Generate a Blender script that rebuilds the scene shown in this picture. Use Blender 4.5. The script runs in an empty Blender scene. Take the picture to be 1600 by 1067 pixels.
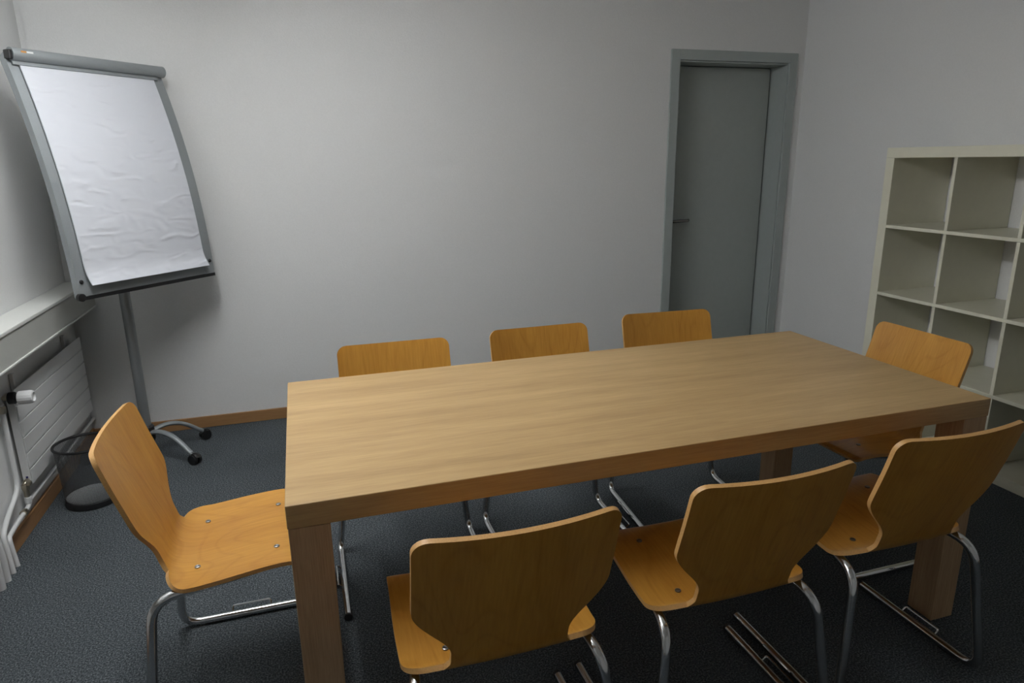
import bpy, bmesh, math, random
from mathutils import Vector, Matrix

# ------------------------------------------------------------------ camera, world, light, exposure
S = bpy.context.scene
COL = S.collection
random.seed(7)

CAM_POS = Vector((-0.4403, -0.1255, 1.4546))
YAW, PITCH, ROLL = 0.3030, 0.2625, 0.0146
fwd = Vector((math.sin(YAW) * math.cos(PITCH), math.cos(YAW) * math.cos(PITCH), -math.sin(PITCH)))
rgt = Vector((math.cos(YAW), -math.sin(YAW), 0))
dwn = fwd.cross(rgt)
r2 = math.cos(ROLL) * rgt + math.sin(ROLL) * dwn
d2 = -math.sin(ROLL) * rgt + math.cos(ROLL) * dwn
cam_data = bpy.data.cameras.new('camera')
cam_data.sensor_fit = 'HORIZONTAL'
cam_data.sensor_width = 36.0
cam_data.lens = 1052.09 / 1600 * 36.0
cam_data.clip_start = 0.02
cam = bpy.data.objects.new('camera', cam_data)
COL.objects.link(cam)
Mx = Matrix((r2, -d2, -fwd)).transposed().to_4x4()
Mx.translation = CAM_POS
cam.matrix_world = Mx
S.camera = cam

W = bpy.data.worlds.new('world')
S.world = W
W.use_nodes = True
W.node_tree.nodes['Background'].inputs[0].default_value = (0.55, 0.7, 1.0, 1)
W.node_tree.nodes['Background'].inputs[1].default_value = 0.05

S.view_settings.view_transform = 'Standard'
S.view_settings.look = 'None'
S.view_settings.gamma = 1.0
S.view_settings.use_curve_mapping = False
S.view_settings.exposure = 0.07

LAMP_POS = (-0.81, 2.02, 2.36)      # pendant tube luminaire, above the left of the frame
LAMP_LEN, LAMP_WID, LAMP_HGT = 1.50, 0.14, 0.085
LAMP_STRENGTH = 26.5
LAMP_COLOR = (0.975, 0.99, 1.0)

# room (metres)
XL, XR, YB, YF, ZC = -1.615, 2.8665, 3.859, -1.40, 2.55
TABLE_X, TABLE_Y, TABLE_ROT = -0.5209, 1.2536, -0.0023
TL_, TD_, TH_, TT_ = 2.002, 0.8805, 0.7515, 0.0561

# ------------------------------------------------------------------ material helpers
def new_mat(name):
    m = bpy.data.materials.new(name)
    m.use_nodes = True
    nt = m.node_tree
    return m, nt, nt.nodes['Principled BSDF']

def N(nt, kind, **kw):
    n = nt.nodes.new(kind)
    for k, v in kw.items():
        setattr(n, k, v)
    return n

def ramp(nt, stops):
    r = N(nt, 'ShaderNodeValToRGB')
    e = r.color_ramp.elements
    while len(e) < len(stops):
        e.new(0.5)
    for i, (p, c) in enumerate(stops):
        e[i].position = p
        e[i].color = (*c, 1)
    return r

def plain(name, col, rough=0.5, metal=0.0, bump=0.0, bscale=200.0, spec=0.5, var=0.0):
    m, nt, b = new_mat(name)
    b.inputs['Roughness'].default_value = rough
    b.inputs['Metallic'].default_value = metal
    b.inputs['Specular IOR Level'].default_value = spec
    tc = N(nt, 'ShaderNodeTexCoord')
    nz = N(nt, 'ShaderNodeTexNoise')
    nz.inputs['Scale'].default_value = bscale
    nz.inputs['Detail'].default_value = 3
    nt.links.new(tc.outputs['Object'], nz.inputs['Vector'])
    v = max(var, 0.02)
    r = ramp(nt, [(0.3, tuple(c * (1 - v) for c in col)), (0.7, tuple(min(1, c * (1 + v)) for c in col))])
    nt.links.new(nz.outputs['Fac'], r.inputs['Fac'])
    nt.links.new(r.outputs['Color'], b.inputs['Base Color'])
    if bump:
        bp = N(nt, 'ShaderNodeBump')
        bp.inputs['Strength'].default_value = bump
        bp.inputs['Distance'].default_value = 0.002
        nt.links.new(nz.outputs['Fac'], bp.inputs['Height'])
        nt.links.new(bp.outputs['Normal'], b.inputs['Normal'])
    return m

def mat_carpet():
    m, nt, b = new_mat('carpet_blue_grey')
    b.inputs['Roughness'].default_value = 0.95
    b.inputs['Specular IOR Level'].default_value = 0.1
    tc = N(nt, 'ShaderNodeTexCoord')
    a = N(nt, 'ShaderNodeTexNoise'); a.inputs['Scale'].default_value = 190; a.inputs['Detail'].default_value = 4; a.inputs['Roughness'].default_value = 0.68
    c = N(nt, 'ShaderNodeTexNoise'); c.inputs['Scale'].default_value = 2.2; c.inputs['Detail'].default_value = 3
    nt.links.new(tc.outputs['Object'], a.inputs['Vector'])
    nt.links.new(tc.outputs['Object'], c.inputs['Vector'])
    r = ramp(nt, [(0.37, (0.026, 0.032, 0.037)), (0.50, (0.068, 0.079, 0.087)), (0.65, (0.20, 0.222, 0.237))])
    nt.links.new(a.outputs['Fac'], r.inputs['Fac'])
    r2_ = ramp(nt, [(0.3, (0.88, 0.88, 0.88)), (0.7, (1.08, 1.08, 1.08))])
    nt.links.new(c.outputs['Fac'], r2_.inputs['Fac'])
    mx = N(nt, 'ShaderNodeMix', data_type='RGBA', blend_type='MULTIPLY')
    mx.inputs['Factor'].default_value = 1
    nt.links.new(r.outputs['Color'], mx.inputs[6]); nt.links.new(r2_.outputs['Color'], mx.inputs[7])
    nt.links.new(mx.outputs[2], b.inputs['Base Color'])
    bp = N(nt, 'ShaderNodeBump'); bp.inputs['Strength'].default_value = 0.25; bp.inputs['Distance'].default_value = 0.002
    nt.links.new(a.outputs['Fac'], bp.inputs['Height']); nt.links.new(bp.outputs['Normal'], b.inputs['Normal'])
    return m

def mat_wood(name, axis, light, dark, stretch=14.0, scale=1.6, rough=0.42, fine=0.5, use_uv=False, flame=0.0, spec=0.4):
    """long-grained wood, grain running along axis (0 x, 1 y, 2 z)"""
    m, nt, b = new_mat(name)
    b.inputs['Roughness'].default_value = rough
    b.inputs['Specular IOR Level'].default_value = spec
    tc = N(nt, 'ShaderNodeTexCoord')
    oi = N(nt, 'ShaderNodeObjectInfo')
    mul = N(nt, 'ShaderNodeMath', operation='MULTIPLY'); mul.inputs[1].default_value = 37.0
    nt.links.new(oi.outputs['Random'], mul.inputs[0])
    cmb = N(nt, 'ShaderNodeCombineXYZ')
    for i in range(3):
        nt.links.new(mul.outputs[0], cmb.inputs[i])
    add = N(nt, 'ShaderNodeVectorMath', operation='ADD')
    nt.links.new(tc.outputs['UV' if use_uv else 'Object'], add.inputs[0])
    nt.links.new(cmb.outputs[0], add.inputs[1])
    mp = N(nt, 'ShaderNodeMapping')
    sc = [stretch] * 3
    sc[axis] = 1.0
    mp.inputs['Scale'].default_value = sc
    nt.links.new(add.outputs[0], mp.inputs['Vector'])
    n1 = N(nt, 'ShaderNodeTexNoise'); n1.inputs['Scale'].default_value = scale; n1.inputs['Detail'].default_value = 5; n1.inputs['Roughness'].default_value = 0.6
    nt.links.new(mp.outputs[0], n1.inputs['Vector'])
    mp2 = N(nt, 'ShaderNodeMapping')
    sc2 = [stretch * 12] * 3
    sc2[axis] = 6.0
    mp2.inputs['Scale'].default_value = sc2
    nt.links.new(add.outputs[0], mp2.inputs['Vector'])
    n2 = N(nt, 'ShaderNodeTexNoise'); n2.inputs['Scale'].default_value = 2.0; n2.inputs['Detail'].default_value = 3
    nt.links.new(mp2.outputs[0], n2.inputs['Vector'])
    mixf = N(nt, 'ShaderNodeMix', data_type='FLOAT')
    mixf.inputs[0].default_value = fine
    nt.links.new(n1.outputs['Fac'], mixf.inputs[2]); nt.links.new(n2.outputs['Fac'], mixf.inputs[3])
    src = mixf.outputs[0]
    if flame:
        # cathedral figure of rotary-cut veneer: thin dark contour lines of a slow noise
        mp3 = N(nt, 'ShaderNodeMapping')
        sc3 = [5.0] * 3
        sc3[axis] = 1.5
        mp3.inputs['Scale'].default_value = sc3
        nt.links.new(add.outputs[0], mp3.inputs['Vector'])
        n3 = N(nt, 'ShaderNodeTexNoise'); n3.inputs['Scale'].default_value = 1.0; n3.inputs['Detail'].default_value = 1.2
        nt.links.new(mp3.outputs[0], n3.inputs['Vector'])
        k = N(nt, 'ShaderNodeMath', operation='MULTIPLY'); k.inputs[1].default_value = 13.0
        nt.links.new(n3.outputs['Fac'], k.inputs[0])
        fr = N(nt, 'ShaderNodeMath', operation='PINGPONG'); fr.inputs[1].default_value = 0.5
        nt.links.new(k.outputs[0], fr.inputs[0])
        ln = N(nt, 'ShaderNodeMapRange'); ln.inputs[1].default_value = 0.0; ln.inputs[2].default_value = 0.16
        ln.inputs[3].default_value = -flame; ln.inputs[4].default_value = 0.0
        nt.links.new(fr.outputs[0], ln.inputs[0])
        ad = N(nt, 'ShaderNodeMath', operation='ADD')
        nt.links.new(src, ad.inputs[0]); nt.links.new(ln.outputs[0], ad.inputs[1])
        src = ad.outputs[0]
    r = ramp(nt, [(0.30, dark), (0.68, light)])
    nt.links.new(src, r.inputs['Fac'])
    nt.links.new(r.outputs['Color'], b.inputs['Base Color'])
    bp = N(nt, 'ShaderNodeBump'); bp.inputs['Strength'].default_value = 0.06; bp.inputs['Distance'].default_value = 0.001
    nt.links.new(n2.outputs['Fac'], bp.inputs['Height']); nt.links.new(bp.outputs['Normal'], b.inputs['Normal'])
    return m

def mat_paper():
    m, nt, b = new_mat('flipchart_paper')
    b.inputs['Roughness'].default_value = 0.8
    b.inputs['Specular IOR Level'].default_value = 0.2
    b.inputs['Base Color'].default_value = (0.64, 0.66, 0.71, 1)
    tc = N(nt, 'ShaderNodeTexCoord')
    mp = N(nt, 'ShaderNodeMapping'); mp.inputs['Scale'].default_value = (1.0, 2.3, 1.0)
    nt.links.new(tc.outputs['UV'], mp.inputs['Vector'])
    nz = N(nt, 'ShaderNodeTexNoise', noise_type='RIDGED_MULTIFRACTAL'); nz.inputs['Scale'].default_value = 9.5; nz.inputs['Detail'].default_value = 3.0; nz.inputs['Distortion'].default_value = 0.5
    nt.links.new(mp.outputs[0], nz.inputs['Vector'])
    bp = N(nt, 'ShaderNodeBump'); bp.inputs['Strength'].default_value = 0.60; bp.inputs['Distance'].default_value = 0.012
    nt.links.new(nz.outputs['Fac'], bp.inputs['Height']); nt.links.new(bp.outputs['Normal'], b.inputs['Normal'])
    return m

def mat_lamp():
    m, nt, b = new_mat('lamp_diffuser')
    b.inputs['Base Color'].default_value = (0.9, 0.9, 0.9, 1)
    b.inputs['Emission Color'].default_value = (*LAMP_COLOR, 1)
    b.inputs['Emission Strength'].default_value = LAMP_STRENGTH
    return m

M = {}
M['carpet'] = mat_carpet()
M['wall'] = plain('wall_paint', (0.77, 0.775, 0.77), 0.9, bump=0.35, bscale=160, spec=0.15)
M['ceiling'] = plain('ceiling_paint', (0.80, 0.80, 0.79), 0.95, spec=0.1)
M['base'] = mat_wood('baseboard_wood', 1, (0.40, 0.225, 0.10), (0.29, 0.15, 0.062), stretch=16)
M['base_x'] = mat_wood('baseboard_wood_x', 0, (0.40, 0.225, 0.10), (0.29, 0.15, 0.062), stretch=16)
OAK_L, OAK_D = (0.55, 0.375, 0.175), (0.355, 0.225, 0.096)
M['oak_x'] = mat_wood('oak_along', 0, OAK_L, OAK_D, stretch=11, scale=1.3, fine=0.36, rough=0.38)
M['oak_z'] = mat_wood('oak_upright', 2, (0.52, 0.35, 0.20), (0.34, 0.21, 0.11), stretch=16, scale=1.6, fine=0.6, rough=0.45)
M['ply'] = mat_wood('beech_ply', 1, (0.585, 0.295, 0.052), (0.43, 0.19, 0.027), stretch=7, scale=1.5, fine=0.45, rough=0.33, use_uv=True, flame=0.11)
M['ply_edge'] = plain('beech_ply_edge', (0.60, 0.34, 0.12), 0.45, bscale=300, var=0.1)
M['chrome'] = plain('chrome_tube', (0.62, 0.63, 0.64), 0.16, 1.0)
M['handle'] = plain('handle_steel', (0.22, 0.21, 0.20), 0.25, 1.0)
M['screw'] = plain('screw_steel', (0.28, 0.28, 0.28), 0.35, 1.0)
M['black'] = plain('black_plastic', (0.012, 0.012, 0.013), 0.45)
M['door'] = plain('door_grey', (0.37, 0.405, 0.385), 0.5, bscale=30)
M['frame'] = plain('door_frame_grey', (0.385, 0.425, 0.415), 0.45, bscale=30)
M['gap'] = plain('door_seal', (0.02, 0.022, 0.022), 0.8)
M['shelf'] = plain('shelf_white', (0.72, 0.705, 0.575), 0.35, bscale=20)
M['white'] = plain('white_enamel', (0.72, 0.73, 0.73), 0.35)
M['sill'] = plain('sill_white', (0.66, 0.67, 0.64), 0.4)
M['apron'] = plain('apron_grey', (0.45, 0.46, 0.43), 0.45)
M['brass'] = plain('nickel_fitting', (0.5, 0.45, 0.36), 0.28, 1.0)
M['alu'] = plain('aluminium', (0.30, 0.325, 0.335), 0.5, 0.35)
M['alu_dark'] = plain('aluminium_column', (0.26, 0.275, 0.28), 0.42, 0.5)
M['paper'] = mat_paper()
M['wire'] = plain('bin_wire', (0.09, 0.095, 0.10), 0.4, 0.3)
M['bin_floor'] = plain('bin_floor_metal', (0.50, 0.52, 0.53), 0.45, 0.1)
M['lamp'] = mat_lamp()
M['blue'] = plain('blue_sticker', (0.02, 0.02, 0.16), 0.5)
M['tag_orange'] = plain('tag_orange', (0.55, 0.25, 0.06), 0.6)

# ------------------------------------------------------------------ mesh helpers
class MB:
    def __init__(self):
        self.v, self.f, self.m, self.s, self.uv = [], [], [], [], {}
    def add(self, verts, faces, mi=0, smooth=False):
        o = len(self.v)
        self.v += [tuple(p) for p in verts]
        for f in faces:
            self.f.append([i + o for i in f]); self.m.append(mi); self.s.append(smooth)
        return o
    def box(self, a, b, mi=0):
        x0, y0, z0 = a; x1, y1, z1 = b
        self.add([(x0,y0,z0),(x1,y0,z0),(x1,y1,z0),(x0,y1,z0),(x0,y0,z1),(x1,y0,z1),(x1,y1,z1),(x0,y1,z1)],
                 [(0,3,2,1),(4,5,6,7),(0,1,5,4),(1,2,6,5),(2,3,7,6),(3,0,4,7)], mi)
        return self
    def tube(self, pts, r, seg=12, mi=0, bend=0.0, bseg=6, closed=False, ry=None):
        pts = [Vector(p) for p in pts]
        if bend:
            out = [pts[0]]
            for i in range(1, len(pts) - 1):
                p, a, c = pts[i], pts[i-1], pts[i+1]
                bd = bend[i-1] if isinstance(bend, (list, tuple)) else bend
                d = min(bd, (a - p).length * 0.49, (c - p).length * 0.49)
                s, e = p + (a - p).normalized() * d, p + (c - p).normalized() * d
                for k in range(bseg + 1):
                    t = k / bseg
                    out.append((1-t)**2 * s + 2*t*(1-t) * p + t*t * e)
            out.append(pts[-1]); pts = out
        n = len(pts)
        rs = r if isinstance(r, (list, tuple)) else [r] * n
        verts, faces = [], []
        up = None
        for i in range(n):
            if closed: d = pts[(i+1) % n] - pts[i-1]
            else: d = pts[min(i+1, n-1)] - pts[max(i-1, 0)]
            d.normalize()
            if up is None:
                up = Vector((0,0,1)) if abs(d.z) < 0.9 else Vector((1,0,0))
            u = (up - d * up.dot(d)).normalized(); w = d.cross(u); up = u
            for k in range(seg):
                a = 2*math.pi*k/seg
                verts.append(pts[i] + u * (math.cos(a) * (ry or rs[i])) + w * (math.sin(a) * rs[i]))
        m = n if closed else n - 1
        for i in range(m):
            for k in range(seg):
                a, b = i*seg + k, i*seg + (k+1) % seg
                c, e = ((i+1) % n)*seg + (k+1) % seg, ((i+1) % n)*seg + k
                faces.append((a, b, c, e))
        self.add(verts, faces, mi, True)
        if not closed:
            o = len(self.v) - n*seg
            self.f.append([o + k for k in reversed(range(seg))]); self.m.append(mi); self.s.append(False)
            self.f.append([o + (n-1)*seg + k for k in range(seg)]); self.m.append(mi); self.s.append(False)
        return self
    def lathe(self, prof, seg=32, c=(0,0,0), axis='z', mi=0, smooth=True, cap=True):
        verts, faces = [], []
        for (r, h) in prof:
            for k in range(seg):
                a = 2*math.pi*k/seg
                p = (r*math.cos(a), r*math.sin(a), h)
                if axis == 'x': p = (h, p[0], p[1])
                if axis == 'y': p = (p[1], h, p[0])
                verts.append((p[0]+c[0], p[1]+c[1], p[2]+c[2]))
        n = len(prof)
        for i in range(n-1):
            for k in range(seg):
                faces.append((i*seg+k, i*seg+(k+1) % seg, (i+1)*seg+(k+1) % seg, (i+1)*seg+k))
        self.add(verts, faces, mi, smooth)
        if cap:
            o = len(self.v) - n*seg
            self.f.append([o + k for k in reversed(range(seg))]); self.m.append(mi); self.s.append(False)
            self.f.append([o + (n-1)*seg + k for k in range(seg)]); self.m.append(mi); self.s.append(False)
        return self
    def build(self, name, mats, parent=None, bevel=0.0, bseg=2):
        me = bpy.data.meshes.new(name)
        me.from_pydata(self.v, [], self.f)
        for mt in (mats if isinstance(mats, (list, tuple)) else [mats]):
            me.materials.append(mt)
        me.polygons.foreach_set('material_index', self.m)
        me.polygons.foreach_set('use_smooth', self.s)
        me.validate(); me.update()
        bm = bmesh.new(); bm.from_mesh(me)
        bmesh.ops.recalc_face_normals(bm, faces=bm.faces)
        if bevel:
            bmesh.ops.bevel(bm, geom=list(bm.edges), offset=bevel, segments=bseg, affect='EDGES', profile=0.5)
        bm.to_mesh(me); bm.free()
        if any(self.s): me.set_sharp_from_angle(angle=math.radians(38))
        o = bpy.data.objects.new(name, me)
        COL.objects.link(o)
        o.parent = parent
        return o

def box(name, a, b, mat, parent=None, bevel=0.0):
    return MB().box(a, b).build(name, mat, parent, bevel)

def tag(o, label, cat, group=None):
    o['label'] = label; o['category'] = cat
    if group: o['group'] = group
    return o

def struct(o, label=None):
    o['kind'] = 'structure'
    if label: o['label'] = label
    return o

def thing(name, label, cat, loc=(0,0,0), rz=0.0, group=None):
    o = bpy.data.objects.new(name, None)
    COL.objects.link(o)
    o.empty_display_size = 0.1
    o.location = loc; o.rotation_euler = (0, 0, rz)
    return tag(o, label, cat, group)

def copy_tree(o, parent=None):
    c = o.copy(); COL.objects.link(c); c.parent = parent
    for ch in list(o.children):
        copy_tree(ch, c)
    return c

# ------------------------------------------------------------------ room shell
TH = 0.22
DL, DR, DZ, FW = 1.8653, 2.8054, 2.1077, 0.0613      # outer edges of the door frame
struct(box('floor', (XL-TH, YF-TH, -0.08), (XR+TH, YB+0.6, 0.0), M['carpet']), 'dark blue-grey flecked carpet floor')
struct(box('ceiling', (XL-TH, YF-TH, ZC), (XR+TH, YB+TH, ZC+0.1), M['ceiling']), 'plain pale ceiling above the frame')
SHADE_W = 0.030  # width of a corner recess added so this strip of wall shades darker
mb = MB()
mb.box((XL+SHADE_W, YB, 0), (DL+0.02, YB+TH, ZC))
mb.box((DR-0.02, YB, 0), (XR, YB+TH, ZC))
mb.box((DL+0.02, YB, DZ-0.02), (DR-0.02, YB+TH, ZC))
mb.box((XL, YB+0.014, 0), (XL+SHADE_W, YB+TH, ZC))
struct(mb.build('wall_back', M['wall']), 'pale grey plastered back wall around the door')
struct(box('wall_right', (XR, YF, 0), (XR+TH, YB+TH, ZC), M['wall']), 'pale grey right wall behind the white shelf')
struct(box('wall_left', (XL-TH, YF, 0), (XL, YB+TH, ZC), M['wall']), 'pale grey left wall above the window sill')
struct(box('wall_front', (XL-TH, YF-TH, 0), (XR+TH, YF, ZC), M['wall']), 'pale wall behind the viewer')
struct(box('baseboard_back', (XL+0.014, YB-0.013, 0.0005), (DL-0.002, YB-0.0005, 0.066), M['base_x'], bevel=0.002), 'brown wooden skirting along the back wall')
struct(box('baseboard_left', (XL+0.0005, YF+0.002, 0.0005), (XL+0.013, YB-0.001, 0.070), M['base'], bevel=0.002), 'brown wooden skirting below the radiator')
struct(box('baseboard_right', (XR-0.013, YF+0.002, 0.0005), (XR-0.0005, 1.20, 0.066), M['base'], bevel=0.002), 'brown wooden skirting along the right wall')

# door ------------------------------------------------------------
LEAF_Y = YB + 0.155
door = bpy.data.objects.new('door_1', None); COL.objects.link(door)
door.location = (0, 0, 0)
struct(door, 'grey flush door deep inside a grey steel frame')
P = 0.014
def frame_piece(name, a, b): return box(name, a, b, M['frame'], door, bevel=0.003)
frame_piece('jamb', (DL, YB-P, 0.001), (DL+FW, LEAF_Y+0.05, DZ))
frame_piece('jamb', (DR-FW, YB-P, 0.001), (DR, LEAF_Y+0.05, DZ))
frame_piece('head_jamb', (DL+FW-0.001, YB-P, DZ-FW), (DR-FW+0.001, LEAF_Y+0.05, DZ))
box('door_stop', (DR-FW-0.008, YB-0.002, 0.001), (DR-FW, LEAF_Y+0.02, DZ-FW), M['frame'], door, bevel=0.003)
box('door_stop', (DL+FW, YB-0.002, 0.001), (DL+FW+0.008, LEAF_Y+0.02, DZ-FW), M['frame'], door, bevel=0.003)
box('door_stop', (DL+FW+0.008, YB+0.002, DZ-FW-0.010), (DR-FW-0.008, LEAF_Y+0.02, DZ-FW), M['frame'], door, bevel=0.003)
leaf = box('door_leaf', (DL+FW+0.013, LEAF_Y, 0.006), (DR-FW-0.019, LEAF_Y+0.04, DZ-FW-0.015), M['door'], door, bevel=0.002)
box('seal', (DL+FW, LEAF_Y+0.03, 0.002), (DR-FW, LEAF_Y+0.048, DZ-FW), M['gap'], door)
mb = MB()
hx, hz, hy = 1.988, 1.037, LEAF_Y
mb.lathe([(0.024, 0), (0.024, -0.008), (0.012, -0.010)], 20, (hx, hy, hz), 'y')
mb.tube([(hx, hy-0.006, hz), (hx, hy-0.052, hz), (hx+0.125, hy-0.052, hz+0.004), (hx+0.140, hy-0.028, hz+0.004)], 0.0105, 10, bend=[0.018, 0.014])
mb.build('door_handle', M['handle'], leaf)
mb = MB(); mb.lathe([(0.024, 0), (0.024, -0.006), (0.008, -0.008)], 20, (hx, hy, hz-0.085), 'y')
mb.build('lock_rosette', M['handle'], leaf)

# window sill on the left wall --------------------------------------
sill = bpy.data.objects.new('trim_1', None); COL.objects.link(sill)
struct(sill, 'long white window sill with a grey apron above the radiator')
box('sill_board', (XL+0.0005, YF+0.002, 0.866), (-1.487, YB-0.002, 0.881), M['sill'], sill, bevel=0.003)
box('apron_panel', (-1.506, YF+0.002, 0.752), (-1.492, YB-0.002, 0.8655), M['apron'], sill, bevel=0.001)
box('apron_lit_edge', (-1.508, YF+0.002, 0.744), (-1.486, YB-0.002, 0.7525), M['sill'], sill, bevel=0.002)  # added lip in the paler sill colour, stands in for light on the apron's lower edge
box('inner_rail', (XL+0.0005, YF+0.002, 0.688), (XL+0.030, YB-0.002, 0.712), M['apron'], sill, bevel=0.002)

# ceiling lamp ------------------------------------------------------
lx, ly, lz = LAMP_POS
lamp = thing('ceiling_light', 'long tube ceiling light mounted above the left half of the room', 'lamp', (lx, ly, lz))
lamp_tube = box('diffuser', (-LAMP_WID/2, -LAMP_LEN/2, 0.03-LAMP_HGT), (LAMP_WID/2, LAMP_LEN/2, 0.03), M['lamp'], lamp, bevel=0.012)
for sy in (-1, 1):
    MB().box((-LAMP_WID/2-0.004, sy*(LAMP_LEN/2+0.001)-0.008, 0.026-LAMP_HGT), (LAMP_WID/2+0.004, sy*(LAMP_LEN/2+0.001)+0.008, 0.034)).build('end_cap', M['white'], lamp, 0.003)
    MB().tube([(0, sy*LAMP_LEN*0.38, 0.03), (0, sy*LAMP_LEN*0.38, ZC-lz-0.0005)], 0.006, 10).build('hanger_rod', M['white'], lamp)

# ------------------------------------------------------------------ table
table = thing('conference_table', 'large rectangular oak table with thick square legs', 'table', (TABLE_X, TABLE_Y, 0), TABLE_ROT)
box('table_top', (0, 0, TH_-TT_), (TL_, TD_, TH_), M['oak_x'], table, bevel=0.0022)
lw = 0.089
for ix in (0, 1):
    for iy in (0, 1):
        x0 = 0.0015 if ix == 0 else TL_ - lw - 0.0015
        y0 = 0.0015 if iy == 0 else TD_ - lw - 0.0015
        l = box('table_leg', (-lw/2, -lw/2, 0.0005), (lw/2, lw/2, TH_-TT_-0.001), M['oak_z'], table, bevel=0.002)
        l.location = (x0 + lw/2, y0 + lw/2, 0)

# ------------------------------------------------------------------ chairs
def catmull(pts, n):
    out = []
    P_ = [Vector(p) for p in pts]
    P_ = [2*P_[0]-P_[1]] + P_ + [2*P_[-1]-P_[-2]]
    for i in range(1, len(P_)-2):
        for k in range(n):
            t = k/n
            a, b, c, d = P_[i-1], P_[i], P_[i+1], P_[i+2]
            out.append(0.5*((2*b) + (c-a)*t + (2*a-5*b+4*c-d)*t*t + (3*b-a-3*c+d)*t**3))
    out.append(P_[-2])
    return out

PROFILE = [(0.205,0.443),(0.18,0.453),(0.12,0.457),(0.04,0.450),(-0.04,0.440),(-0.095,0.435),(-0.131,0.440),(-0.153,0.459),
           (-0.164,0.500),(-0.177,0.555),(-0.194,0.620),(-0.223,0.713),(-0.251,0.811)]
def smooth(a, b, x):
    t = min(1, max(0, (x-a)/(b-a))); return t*t*(3-2*t)

def make_shell():
    path = catmull([(p[0], p[1], 0) for p in PROFILE], 40)
    L = [0.0]
    for i in range(1, len(path)): L.append(L[-1] + (path[i]-path[i-1]).length)
    tot = L[-1]
    def at(s):
        import bisect
        i = min(max(bisect.bisect_left(L, s), 1), len(L)-1)
        t = (s-L[i-1])/(L[i]-L[i-1])
        p = path[i-1].lerp(path[i], t); d = (path[min(i+1,len(path)-1)]-path[max(i-2,0)]).normalized()
        return p, d
    # s of key heights
    def s_where(f):
        for i, p in enumerate(path):
            if f(p): return L[i]
    s_lobe = s_where(lambda p: p.x < -0.147)                # rear end of the seat wings
    s_waist = s_where(lambda p: p.y > 0.500)
    s_corner = s_where(lambda p: p.y > 0.625)
    R_T, R_F, R_W = 0.034, 0.022, 0.050
    def half(s):
        w = 0.213 + 0.010*smooth(0, 0.25, s) if s < s_lobe else 0.0
        if s < s_lobe:
            if s < R_F: w -= R_F - math.sqrt(max(0, R_F**2-(R_F-s)**2))
            d = s_lobe - s
            wa = 0.128
            if d < R_W: w = wa + (w-wa) - (R_W - math.sqrt(max(0, R_W**2-(R_W-d)**2))) * (w-wa)/R_W * 0.90
            return w
        wl = 0.128 + 0.012*(1-smooth(s_lobe, s_lobe+0.02, s))
        w = wl + (0.207-0.128)*smooth(s_waist-0.006, s_corner, s)
        if tot - s < R_T: w -= R_T - math.sqrt(max(0, R_T**2-(R_T-(tot-s))**2))
        return w
    ss = set([0, tot])
    def rng(a, b, n):
        for k in range(n+1): ss.add(a+(b-a)*k/n)
    rng(0, R_F, 8); rng(R_F, s_lobe-R_W, 14); rng(s_lobe-R_W, s_lobe-0.012, 8); rng(s_lobe-0.012, s_lobe-1e-5, 10)
    rng(s_lobe, s_corner, 22); rng(s_corner, tot-R_T, 14); rng(tot-R_T, tot-0.008, 6); rng(tot-0.008, tot, 6)
    ss = sorted(ss)
    ss = [s for i, s in enumerate(ss) if i == 0 or s - ss[i-1] > 2e-6]
    NA = 16
    tk = 0.0115
    top, bot, uvs = [], [], []
    for s in ss:
        p, d = at(s); w = half(s)
        nrm = Vector((d.y, -d.x, 0)) * 1.0         # seat: up ; back: towards the sitter
        if nrm.y < 0 and abs(d.y) < 0.5: nrm = -nrm
        kb = smooth(s_lobe, s_corner, s)
        for j in range(NA+1):
            u = -1 + 2*j/NA
            x = u*w
            dish = -(1-(x/0.207)**2) * (0.022*kb + 0.006*(1-kb))
            def pt(off):
                q = p + nrm*(dish+off)
                return (x, q.x, q.y)
            top.append(pt(0)); bot.append(pt(-tk)); uvs.append((x, s))
    mb = MB()
    n = len(ss); A = NA+1
    f1 = [(i*A+j, i*A+j+1, (i+1)*A+j+1, (i+1)*A+j) for i in range(n-1) for j in range(NA)]
    off = n*A
    mb.add(top+bot, f1, 0, True)
    for f in f1: mb.f.append([k+off for k in reversed(f)]); mb.m.append(0); mb.s.append(True)
    ring = [i*A for i in range(n)] + [(n-1)*A+j for j in range(1, A)] + [i*A+NA for i in range(n-2, -1, -1)] + [j for j in range(NA-1, 0, -1)]
    for k in range(len(ring)):
        a, b = ring[k], ring[(k+1) % len(ring)]
        mb.f.append([a, b, b+off, a+off]); mb.m.append(1); mb.s.append(False)
    me = bpy.data.meshes.new('shell')
    me.from_pydata(mb.v, [], mb.f)
    me.materials.append(M['ply']); me.materials.append(M['ply_edge'])
    me.polygons.foreach_set('material_index', mb.m)
    me.polygons.foreach_set('use_smooth', mb.s)
    me.update()
    uvl = me.uv_layers.new(name='UVMap')
    U = uvs + uvs
    for lp in me.loops: uvl.data[lp.index].uv = U[lp.vertex_index]
    bm = bmesh.new(); bm.from_mesh(me); bmesh.ops.recalc_face_normals(bm, faces=bm.faces); bm.to_mesh(me); bm.free()
    me.set_sharp_from_angle(angle=math.radians(40))
    return me

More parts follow.
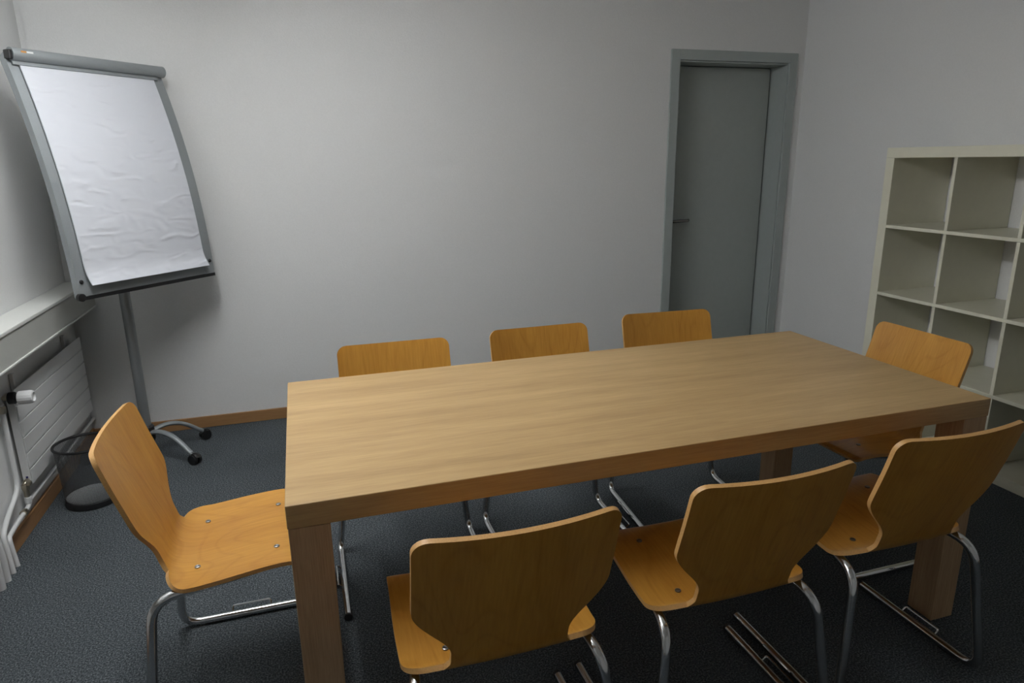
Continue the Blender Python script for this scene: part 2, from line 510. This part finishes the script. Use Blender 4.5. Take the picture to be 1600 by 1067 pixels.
SHELL = make_shell()
TR = 0.0125
RUN_X, RUN_F, RUN_B = 0.255, 0.205, -0.215
def make_chair(name, label, loc, rz, group):
    root = thing(name, label, 'chair', loc, rz, group)
    o = bpy.data.objects.new('shell', SHELL); COL.objects.link(o); o.parent = root
    for s in (-1, 1):
        t = MB().tube([(s*0.160, 0.135, 0.433), (s*0.182, -0.03, 0.417), (s*0.205, -0.185, 0.408), (s*0.255, RUN_B-0.012, 0.0135), (s*RUN_X, RUN_F, 0.0135)],
                      TR, 12, bend=[0.05, 0.06, 0.06])
        tb = t.build('side_tube', M['chrome'], root)
        MB().tube([(s*RUN_X, RUN_F-0.001, 0.0135), (s*RUN_X, RUN_F+0.007, 0.0135)], TR+0.0008, 12).build('end_cap', M['black'], tb)
        for yy in (RUN_F-0.045, RUN_B+0.085):
            MB().box((s*RUN_X-0.011, yy-0.03, 0.0008), (s*RUN_X+0.011, yy+0.03, 0.0105)).build('glider', M['black'], tb, 0.002)
        MB().tube([(s*(RUN_X+0.006), -0.075, 0.020), (s*(RUN_X+0.022), -0.075, 0.032), (s*(RUN_X+0.022), 0.045, 0.032), (s*(RUN_X+0.006), 0.045, 0.020)],
                  0.0034, 6, bend=0.008, bseg=3).build('link_bracket', M['chrome'], tb)
    MB().tube([(-0.168, 0.06, 0.427), (0.168, 0.06, 0.427)], 0.009, 10).build('cross_bar', M['chrome'], root)
    for (x, y, z) in ((-0.122,-0.086,0.4338),(0.122,-0.086,0.4338),(-0.122,0.114,0.4545),(0.122,0.114,0.4545)):
        MB().lathe([(0.0075, -0.004), (0.0075, 0.0008), (0.0055, 0.0016), (0.0026, 0.0008)], 12, (x, y, z)).build('screw', M['screw'], root)
    return root

PI = math.pi
G = 'orange beech plywood chairs around the table'
c0 = make_chair('meeting_chair', 'orange plywood chair on the near side, leftmost of the three backs', (-0.095, 1.192, 0), 0.0, G)
CH = [
 ('orange plywood chair on the near side, middle of the three backs', (0.488, 1.209, 0), math.radians(0)),
 ('orange plywood chair on the near side, nearest the white shelf', (1.062, 1.255, 0), math.radians(0)),
 ('orange plywood chair on the far side of the table, closest to the flipchart', (-0.141, 2.064, 0), PI+math.radians(-0.5)),
 ('orange plywood chair in the middle of the far side of the table', (0.448, 2.098, 0), PI),
 ('orange plywood chair on the far side in front of the grey door', (1.040, 2.155, 0), PI+math.radians(-4)),
 ('orange plywood chair at the left table end beside the wire bin, seat fully shown', (-0.687, 1.738, 0), -PI/2),
 ('orange plywood chair at the right table end in front of the shelf', (1.520, 1.757, 0), PI/2),
]
for lab, loc, rz in CH:
    c = copy_tree(c0)
    c.location = loc; c.rotation_euler = (0, 0, rz); c['label'] = lab

# ------------------------------------------------------------------ cube shelf
SX0, SX1 = XR-0.39, XR-0.003
SY1 = 2.7113; SS = 1.49; TB = 0.05; TC = 0.335; TDv = (SS-2*TB-4*TC)/3
shelf = thing('cube_shelf', 'white open cube shelf with four rows standing against the right wall', 'shelf', (SX0, SY1, 0))
def sb(name, y0, y1, z0, z1, x0=0.0, x1=SX1-SX0, bev=0.0012):
    return box(name, (x0, -y1, z0), (x1, -y0, z1), M['shelf'], shelf, bevel=bev)
sb('top_board', 0, SS, SS-TB, SS)
sb('bottom_board', 0, SS, 0.0005, TB)
sb('side_board', 0, TB, TB+0.0005, SS-TB-0.0005)
sb('side_board', SS-TB, SS, TB+0.0005, SS-TB-0.0005)
for i in range(3):
    z = TB + TC*(i+1) + TDv*i
    sb('shelf_board', TB+0.0003, SS-TB-0.0003, z, z+TDv, 0.001)
for r_ in range(4):
    z0 = TB + (TC+TDv)*r_
    for i in range(3):
        y = TB + TC*(i+1) + TDv*i
        sb('divider', y, y+TDv, z0+0.0003, z0+TC-0.0003, 0.001)

# ------------------------------------------------------------------ flipchart
Cc = CAM_POS
K = 0.978
bc = Vector((-1.125, 3.435, 0.904)); bc = Cc + (bc-Cc)*K
PSI = -0.740
FB_W, FB_H, FB_T, FB_K = 0.721*K, 1.039*K, 0.03, 0.337/K
flip = thing('flipchart_stand', 'grey curved flipchart board on a wheeled stand in the corner', 'flipchart', (bc.x, bc.y, 0), PSI + PI/2)
# local: x to the right seen from the front, -y towards the viewer, board bottom centre at the origin
def fb(s):
    n = 24; y = z = 0.0
    for k in range(n):
        a = FB_T + FB_K*(k+0.5)/n*s
        y += math.sin(a)*s/n; z += math.cos(a)*s/n
    a = FB_T + FB_K*s
    return y, z + bc.z, a
def strip(name, x0, x1, s0, s1, f0, f1, mat, parent, n=20, uv=False, curl=0.0):
    """curved slab following the board, f0..f1 = offset in front of it"""
    mb = MB(); vs = []
    for i in range(n+1):
        s = s0 + (s1-s0)*i/n
        y, z, a = fb(s)
        ny, nz = -math.cos(a), math.sin(a)      # forward normal
        c_ = curl*max(0.0, 1-(s-s0)/0.09)**2
        for x in (x0, x1):
            for f in (f0+c_, f1+c_):
                vs.append((x, y+ny*f, z+nz*f))
    fs = []
    for i in range(n):
        a = i*4; b = a+4
        fs += [(a+1, a+3, b+3, b+1), (a, b, b+2, a+2), (a, a+1, b+1, b), (a+2, b+2, b+3, a+3)]
    mb.add(vs, fs[:], 0, False)
    mb.f.append([0,2,3,1]); mb.m.append(0); mb.s.append(False)
    e = n*4; mb.f.append([e, e+1, e+3, e+2]); mb.m.append(0); mb.s.append(False)
    o = mb.build(name, mat, parent)
    if uv:
        ul = o.data.uv_layers.new(name='UVMap')
        for lp in o.data.loops:
            v = o.data.vertices[lp.vertex_index].co
            ul.data[lp.index].uv = (v.x, v.z)
    for p in o.data.polygons:
        p.use_smooth = True
    o.data.set_sharp_from_angle(angle=math.radians(25))
    return o
hw = FB_W/2
board = strip('board', -hw+0.02, hw-0.02, 0.02, FB_H-0.02, -0.012, 0.0, M['alu'], flip)
strip('side_rail', -hw, -hw+0.038, 0.0, FB_H-0.01, -0.030, 0.006, M['alu'], flip)
strip('side_rail', hw-0.054, hw, 0.0, FB_H-0.01, -0.030, 0.006, M['alu'], flip)
strip('bottom_rail', -hw+0.038, hw-0.054, 0.006, 0.062, -0.016, 0.005, M['alu'], flip, n=4)
strip('bottom_seal', -hw, hw, -0.010, 0.005, -0.016, 0.009, M['black'], flip, n=3)
pad = strip('paper_pad', -hw+0.042, hw-0.055, 0.050, FB_H-0.045, 0.007, 0.013, M['paper'], flip, n=40, uv=True, curl=0.030)
# clamp bar at the top
y, z, a = fb(FB_H-0.022)
ny, nz = -math.cos(a), math.sin(a)
cb = MB()
cb.tube([(-hw+0.014, y+ny*0.022, z+nz*0.022), (hw-0.004, y+ny*0.022, z+nz*0.022)], 0.026, 18)
cbo = cb.build('clamp_bar', M['alu'], flip)
MB().lathe([(0.020,0),(0.026,0.002),(0.026,0.010),(0.018,0.014)], 18, (hw-0.006, y+ny*0.022, z+nz*0.022), 'x').build('end_cap', M['alu'], cbo)
strip('clamp_flange', -hw+0.014, hw-0.036, FB_H-0.062, FB_H-0.040, 0.012, 0.018, M['alu'], flip, n=3)
MB().box((-hw-0.001, y+ny*0.02-0.022, z+nz*0.02-0.020), (-hw+0.0135, y+ny*0.02+0.016, z+nz*0.02+0.016)).build('clamp_bracket', M['black'], flip, 0.004)
yy = y+ny*0.048; zz = z+nz*0.048
lb = MB()
lb.box((-hw+0.045, yy-0.0007, zz-0.004), (-hw+0.065, yy+0.003, zz+0.004))
lb.build('orange_tag', M['tag_orange'], cbo)
lb = MB(); lb.box((-hw+0.066, yy-0.0007, zz-0.004), (-hw+0.092, yy+0.003, zz+0.004)); lb.build('white_tag', M['white'], cbo)
for sx in (-1, 1):
    yk, zk, ak = fb(0.068)
    MB().lathe([(0.009,0.008),(0.009,-0.008),(0.006,-0.012)], 14, (sx*(hw-0.019), yk, zk), 'y').build('stop_knob', M['black'], flip)
yk, zk, ak = fb(0.0)
MB().lathe([(0.010,-0.016),(0.017,-0.014),(0.017,0.004),(0.012,0.008)], 14, (-hw+0.004, yk-0.002, zk+0.004), 'y').build('corner_cap', M['black'], flip)
# column, base
inv = Matrix.Rotation(-(PSI+PI/2), 4, 'Z')
pl = inv @ (Vector((-1.272, 3.515, 0)) - Vector((bc.x, bc.y, 0)))
mb = MB(); mb.lathe([(0.0245, 0.10), (0.0245, 0.95), (0.0205, 0.952), (0.0205, 1.45)], 24, (pl.x, pl.y, 0))
mb.build('column', M['alu_dark'], flip)
yb_, zb_, ab_ = fb(0.53)
MB().box((pl.x-0.035, yb_+0.012, zb_-0.06), (pl.x+0.035, pl.y+0.022, zb_+0.06)).build('board_bracket', M['black'], flip, 0.004)
mb = MB(); mb.lathe([(0.030, 0.085), (0.036, 0.10), (0.036, 0.165), (0.026, 0.175)], 24, (pl.x, pl.y, 0))
mb.build('hub', M['black'], flip)
BASE_R = 0.275
for k in range(5):
    ang = math.radians(-37 + 70*k if k < 2 else -37 + 72*k) - (PSI+PI/2)
    ca, sa = math.cos(ang), math.sin(ang)
    pts = []
    for t in range(13):
        u = t/12
        rr = 0.025 + (BASE_R-0.02)*u
        h = 0.135 + 0.020*math.sin(math.pi*min(1, u*1.1)) - 0.085*u**2.2
        pts.append((pl.x+ca*rr, pl.y+sa*rr, h))
    leg = MB().tube(pts, [0.017-0.004*abs(t/12) for t in range(13)], 12, ry=0.011).build('base_leg', M['alu'], flip)
    cx, cy = pl.x+ca*BASE_R, pl.y+sa*BASE_R
    cas = MB()
    tx, ty = -sa, ca
    for sgn in (-1, 1):
        vs = [Vector((cx+0.016*ca, cy+0.016*sa, 0.0255)) + Vector((tx, ty, 0))*(sgn*0.006), Vector((cx+0.016*ca, cy+0.016*sa, 0.0255)) + Vector((tx, ty, 0))*(sgn*0.022)]
        cas.tube(vs, 0.025, 20)
    cas.tube([(cx, cy, 0.030), (cx, cy, 0.062)], 0.010, 10)
    hood = [(cx+ca*(0.016+0.028*math.cos(q)), cy+sa*(0.016+0.028*math.cos(q)), 0.0275+0.028*math.sin(q)) for q in [math.radians(v) for v in range(20, 170, 15)]]
    cas.tube(hood, 0.013, 8, ry=0.004)
    cas.build('caster', M['black'], leg)

# ------------------------------------------------------------------ wire bin
BR0, BR1, BH = 0.103, 0.116, 0.278
bin_ = thing('wire_bin', 'black wire mesh waste bin on the carpet below the radiator', 'bin', (-1.428, 3.075, 0))
mb = MB()
NR, NZ = 150, 76
w = 0.0014
for k in range(NR):                                   # upright wires
    a = 2*PI*k/NR
    def q(r, z, da): return (r*math.cos(a+da), r*math.sin(a+da), z)
    mb.add([q(BR0, 0.012, -w/BR0/2), q(BR0, 0.012, w/BR0/2), q(BR1, BH, w/BR1/2), q(BR1, BH, -w/BR1/2)], [(0,1,2,3)])
for i in range(NZ):                                   # rings
    z = 0.03 + (BH-0.03)*i/NZ
    r = BR0 + (BR1-BR0)*z/BH
    mb.add([(r*math.cos(2*PI*k/48), r*math.sin(2*PI*k/48), z+dz) for dz in (-w/2, w/2) for k in range(48)],
           [(k, (k+1) % 48, 48+(k+1) % 48, 48+k) for k in range(48)])
mw = mb.build('mesh_wall', M['wire'], bin_)
mw['kind'] = 'stuff'
MB().tube([(BR1*math.cos(2*PI*k/48), BR1*math.sin(2*PI*k/48), BH) for k in range(48)], 0.006, 8, closed=True).build('rim', M['black'], bin_)
MB().lathe([(BR0+0.002, 0.0008), (BR0+0.0055, 0.004), (BR0+0.0055, 0.026), (BR0+0.001, 0.028), (BR0-0.003, 0.026), (BR0-0.003, 0.004), (BR0+0.002, 0.0008)], 48, cap=False).build('base_ring', M['black'], bin_)
MB().lathe([(BR0-0.001, 0.030), (BR0-0.001, 0.034)], 48).build('bin_floor', M['bin_floor'], bin_)

# ------------------------------------------------------------------ radiator
RX0, RX1, RY0, RY1, RZ0, RZ1 = -1.606, -1.566, 2.866, 3.765, 0.202, 0.610
rad = thing('radiator', 'flat white ribbed radiator under the window sill', 'radiator', (XL, RY0, 0))
def R_(x, y, z): return (x-XL, y-RY0, z)
mb = MB()
nb = 6
hgt = (RZ1-RZ0)/nb
mb.box(R_(RX0+0.006, RY0, RZ0), R_(RX1-0.0048, RY1, RZ1-0.045))
mb.build('radiator_body', M['white'], rad, 0.003)
for i in range(nb):
    z0 = RZ0 + hgt*i
    box('front_panel', R_(RX1-0.0045, RY0+0.001, z0+0.0026), R_(RX1, RY1-0.001, z0+hgt-0.0026), M['white'], rad, bevel=0.0022)
for yb in (RY0+0.12, RY1-0.12):
    box('wall_bracket', R_(XL+0.0008, yb-0.012, RZ1-0.10), R_(RX0+0.008, yb+0.012, RZ1+0.035), M['white'], rad, bevel=0.002)
MB().box(R_(RX1-0.022, RY0-0.0008, 0.232), R_(RX1-0.014, RY0+0.001, 0.240)).build('blue_sticker', M['blue'], rad, 0.0)
# thermostat
ty_ = 2.832
th_ = MB(); th_.tube([R_(-1.592, RY0+0.004, 0.588), R_(-1.592, ty_, 0.588), R_(-1.575, ty_, 0.588)], 0.010, 10, bend=0.012)
tv = th_.build('valve_body', M['brass'], rad)
MB().lathe([(0.018, 0.0), (0.0235, 0.003), (0.0235, 0.024), (0.015, 0.027), (0.015, 0.034)], 20, R_(-1.576, ty_, 0.587), 'x').build('valve_collar', M['black'], rad)
kn = MB(); prof = []
seg = 48
vs, fs = [], []
rings = [(0.020, 0.0), (0.0262, 0.003), (0.0268, 0.012), (0.0268, 0.044), (0.0245, 0.052), (0.0185, 0.054), (0.0165, 0.047), (0.004, 0.046)]
for ri, (r, h) in enumerate(rings):
    for k in range(seg):
        a = 2*PI*k/seg
        rr = r - (0.0013 if (k % 3 == 0 and 1 <= ri <= 4) else 0)
        p = R_(-1.543+h, ty_+rr*math.cos(a), 0.585+rr*math.sin(a))
        vs.append(p)
for i in range(len(rings)-1):
    for k in range(seg): fs.append((i*seg+k, i*seg+(k+1) % seg, (i+1)*seg+(k+1) % seg, (i+1)*seg+k))
kn.add(vs, fs, 0, True)
kn.f.append([(len(rings)-1)*seg+k for k in range(seg)]); kn.m.append(0); kn.s.append(False)
kn.f.append([k for k in reversed(range(seg))]); kn.m.append(0); kn.s.append(False)
kn.build('thermostat_knob', M['white'], rad)
# lower valve and pipes
lv = MB()
lv.tube([R_(-1.586, RY0+0.006, 0.222), R_(-1.586, 2.838, 0.222), R_(-1.586, 2.838, 0.165)], 0.010, 10, bend=0.012)
lv.lathe([(0.013, -0.012), (0.015, -0.008), (0.015, 0.008), (0.013, 0.012)], 6, R_(-1.586, 2.838, 0.205), 'z')
lv.lathe([(0.009, 0.0), (0.012, 0.003), (0.012, 0.014), (0.007, 0.018)], 10, R_(-1.580, 2.838, 0.222), 'x')
lv.build('return_valve', M['brass'], rad)
lp = MB()
lp.tube([R_(-1.586, 2.838, 0.170), R_(-1.586, 2.838, 0.125), R_(-1.586, 2.70, 0.118), R_(-1.580, 2.60, 0.114), R_(-1.575, 2.585, 0.10), R_(-1.565, 2.578, 0.0005)], 0.0088, 10, bend=[0.02, 0.02, 0.012, 0.012])
lp.build('return_pipe', M['white'], rad)
MB().lathe([(0.012, 0), (0.0145, 0.002), (0.0145, 0.022), (0.012, 0.024)], 12, R_(-1.586, 2.768, 0.1215), 'y').build('pipe_nut', M['brass'], rad)
MB().lathe([(0.0125, -0.012), (0.0125, 0.012)], 14, R_(-1.586, 2.838, 0.150), 'z').build('pipe_tee', M['white'], rad)
MB().tube([R_(-1.594, 2.842, 0.132), R_(-1.596, RY1+0.085, 0.128)], 0.0088, 10).build('wall_pipe', M['white'], rad)
sp = MB()
sp.tube([R_(-1.592, 2.800, 0.575), R_(-1.592, 2.792, 0.225), R_(-1.592, 2.650, 0.170), R_(-1.575, 2.545, 0.150), R_(-1.563, 2.530, 0.0005)], 0.0095, 10, bend=[0.05, 0.03, 0.03])
sp.build('supply_pipe', M['white'], rad)
MB().lathe([(0.012, -0.015), (0.015, -0.010), (0.015, 0.010), (0.012, 0.015)], 6, R_(-1.592, 2.800, 0.553), 'z').build('pipe_nut', M['brass'], rad)
p1 = MB(); p1.tube([(-1.566, 2.480, 0.0006), (-1.566, 2.480, 0.140), (-1.585, 2.46, 0.26), (-1.590, 2.45, 0.70)], 0.0135, 12, bend=0.05)
tag(p1.build('riser_pipe', M['white']), 'thick white heating pipe rising from the carpet, right of two at the frame edge', 'pipe')
p2 = MB(); p2.tube([(-1.566, 2.428, 0.0006), (-1.566, 2.428, 0.140), (-1.585, 2.41, 0.26), (-1.590, 2.40, 0.70)], 0.0145, 12, bend=0.05)
tag(p2.build('riser_pipe', M['white']), 'thick white heating pipe at the very left edge of the frame', 'pipe')
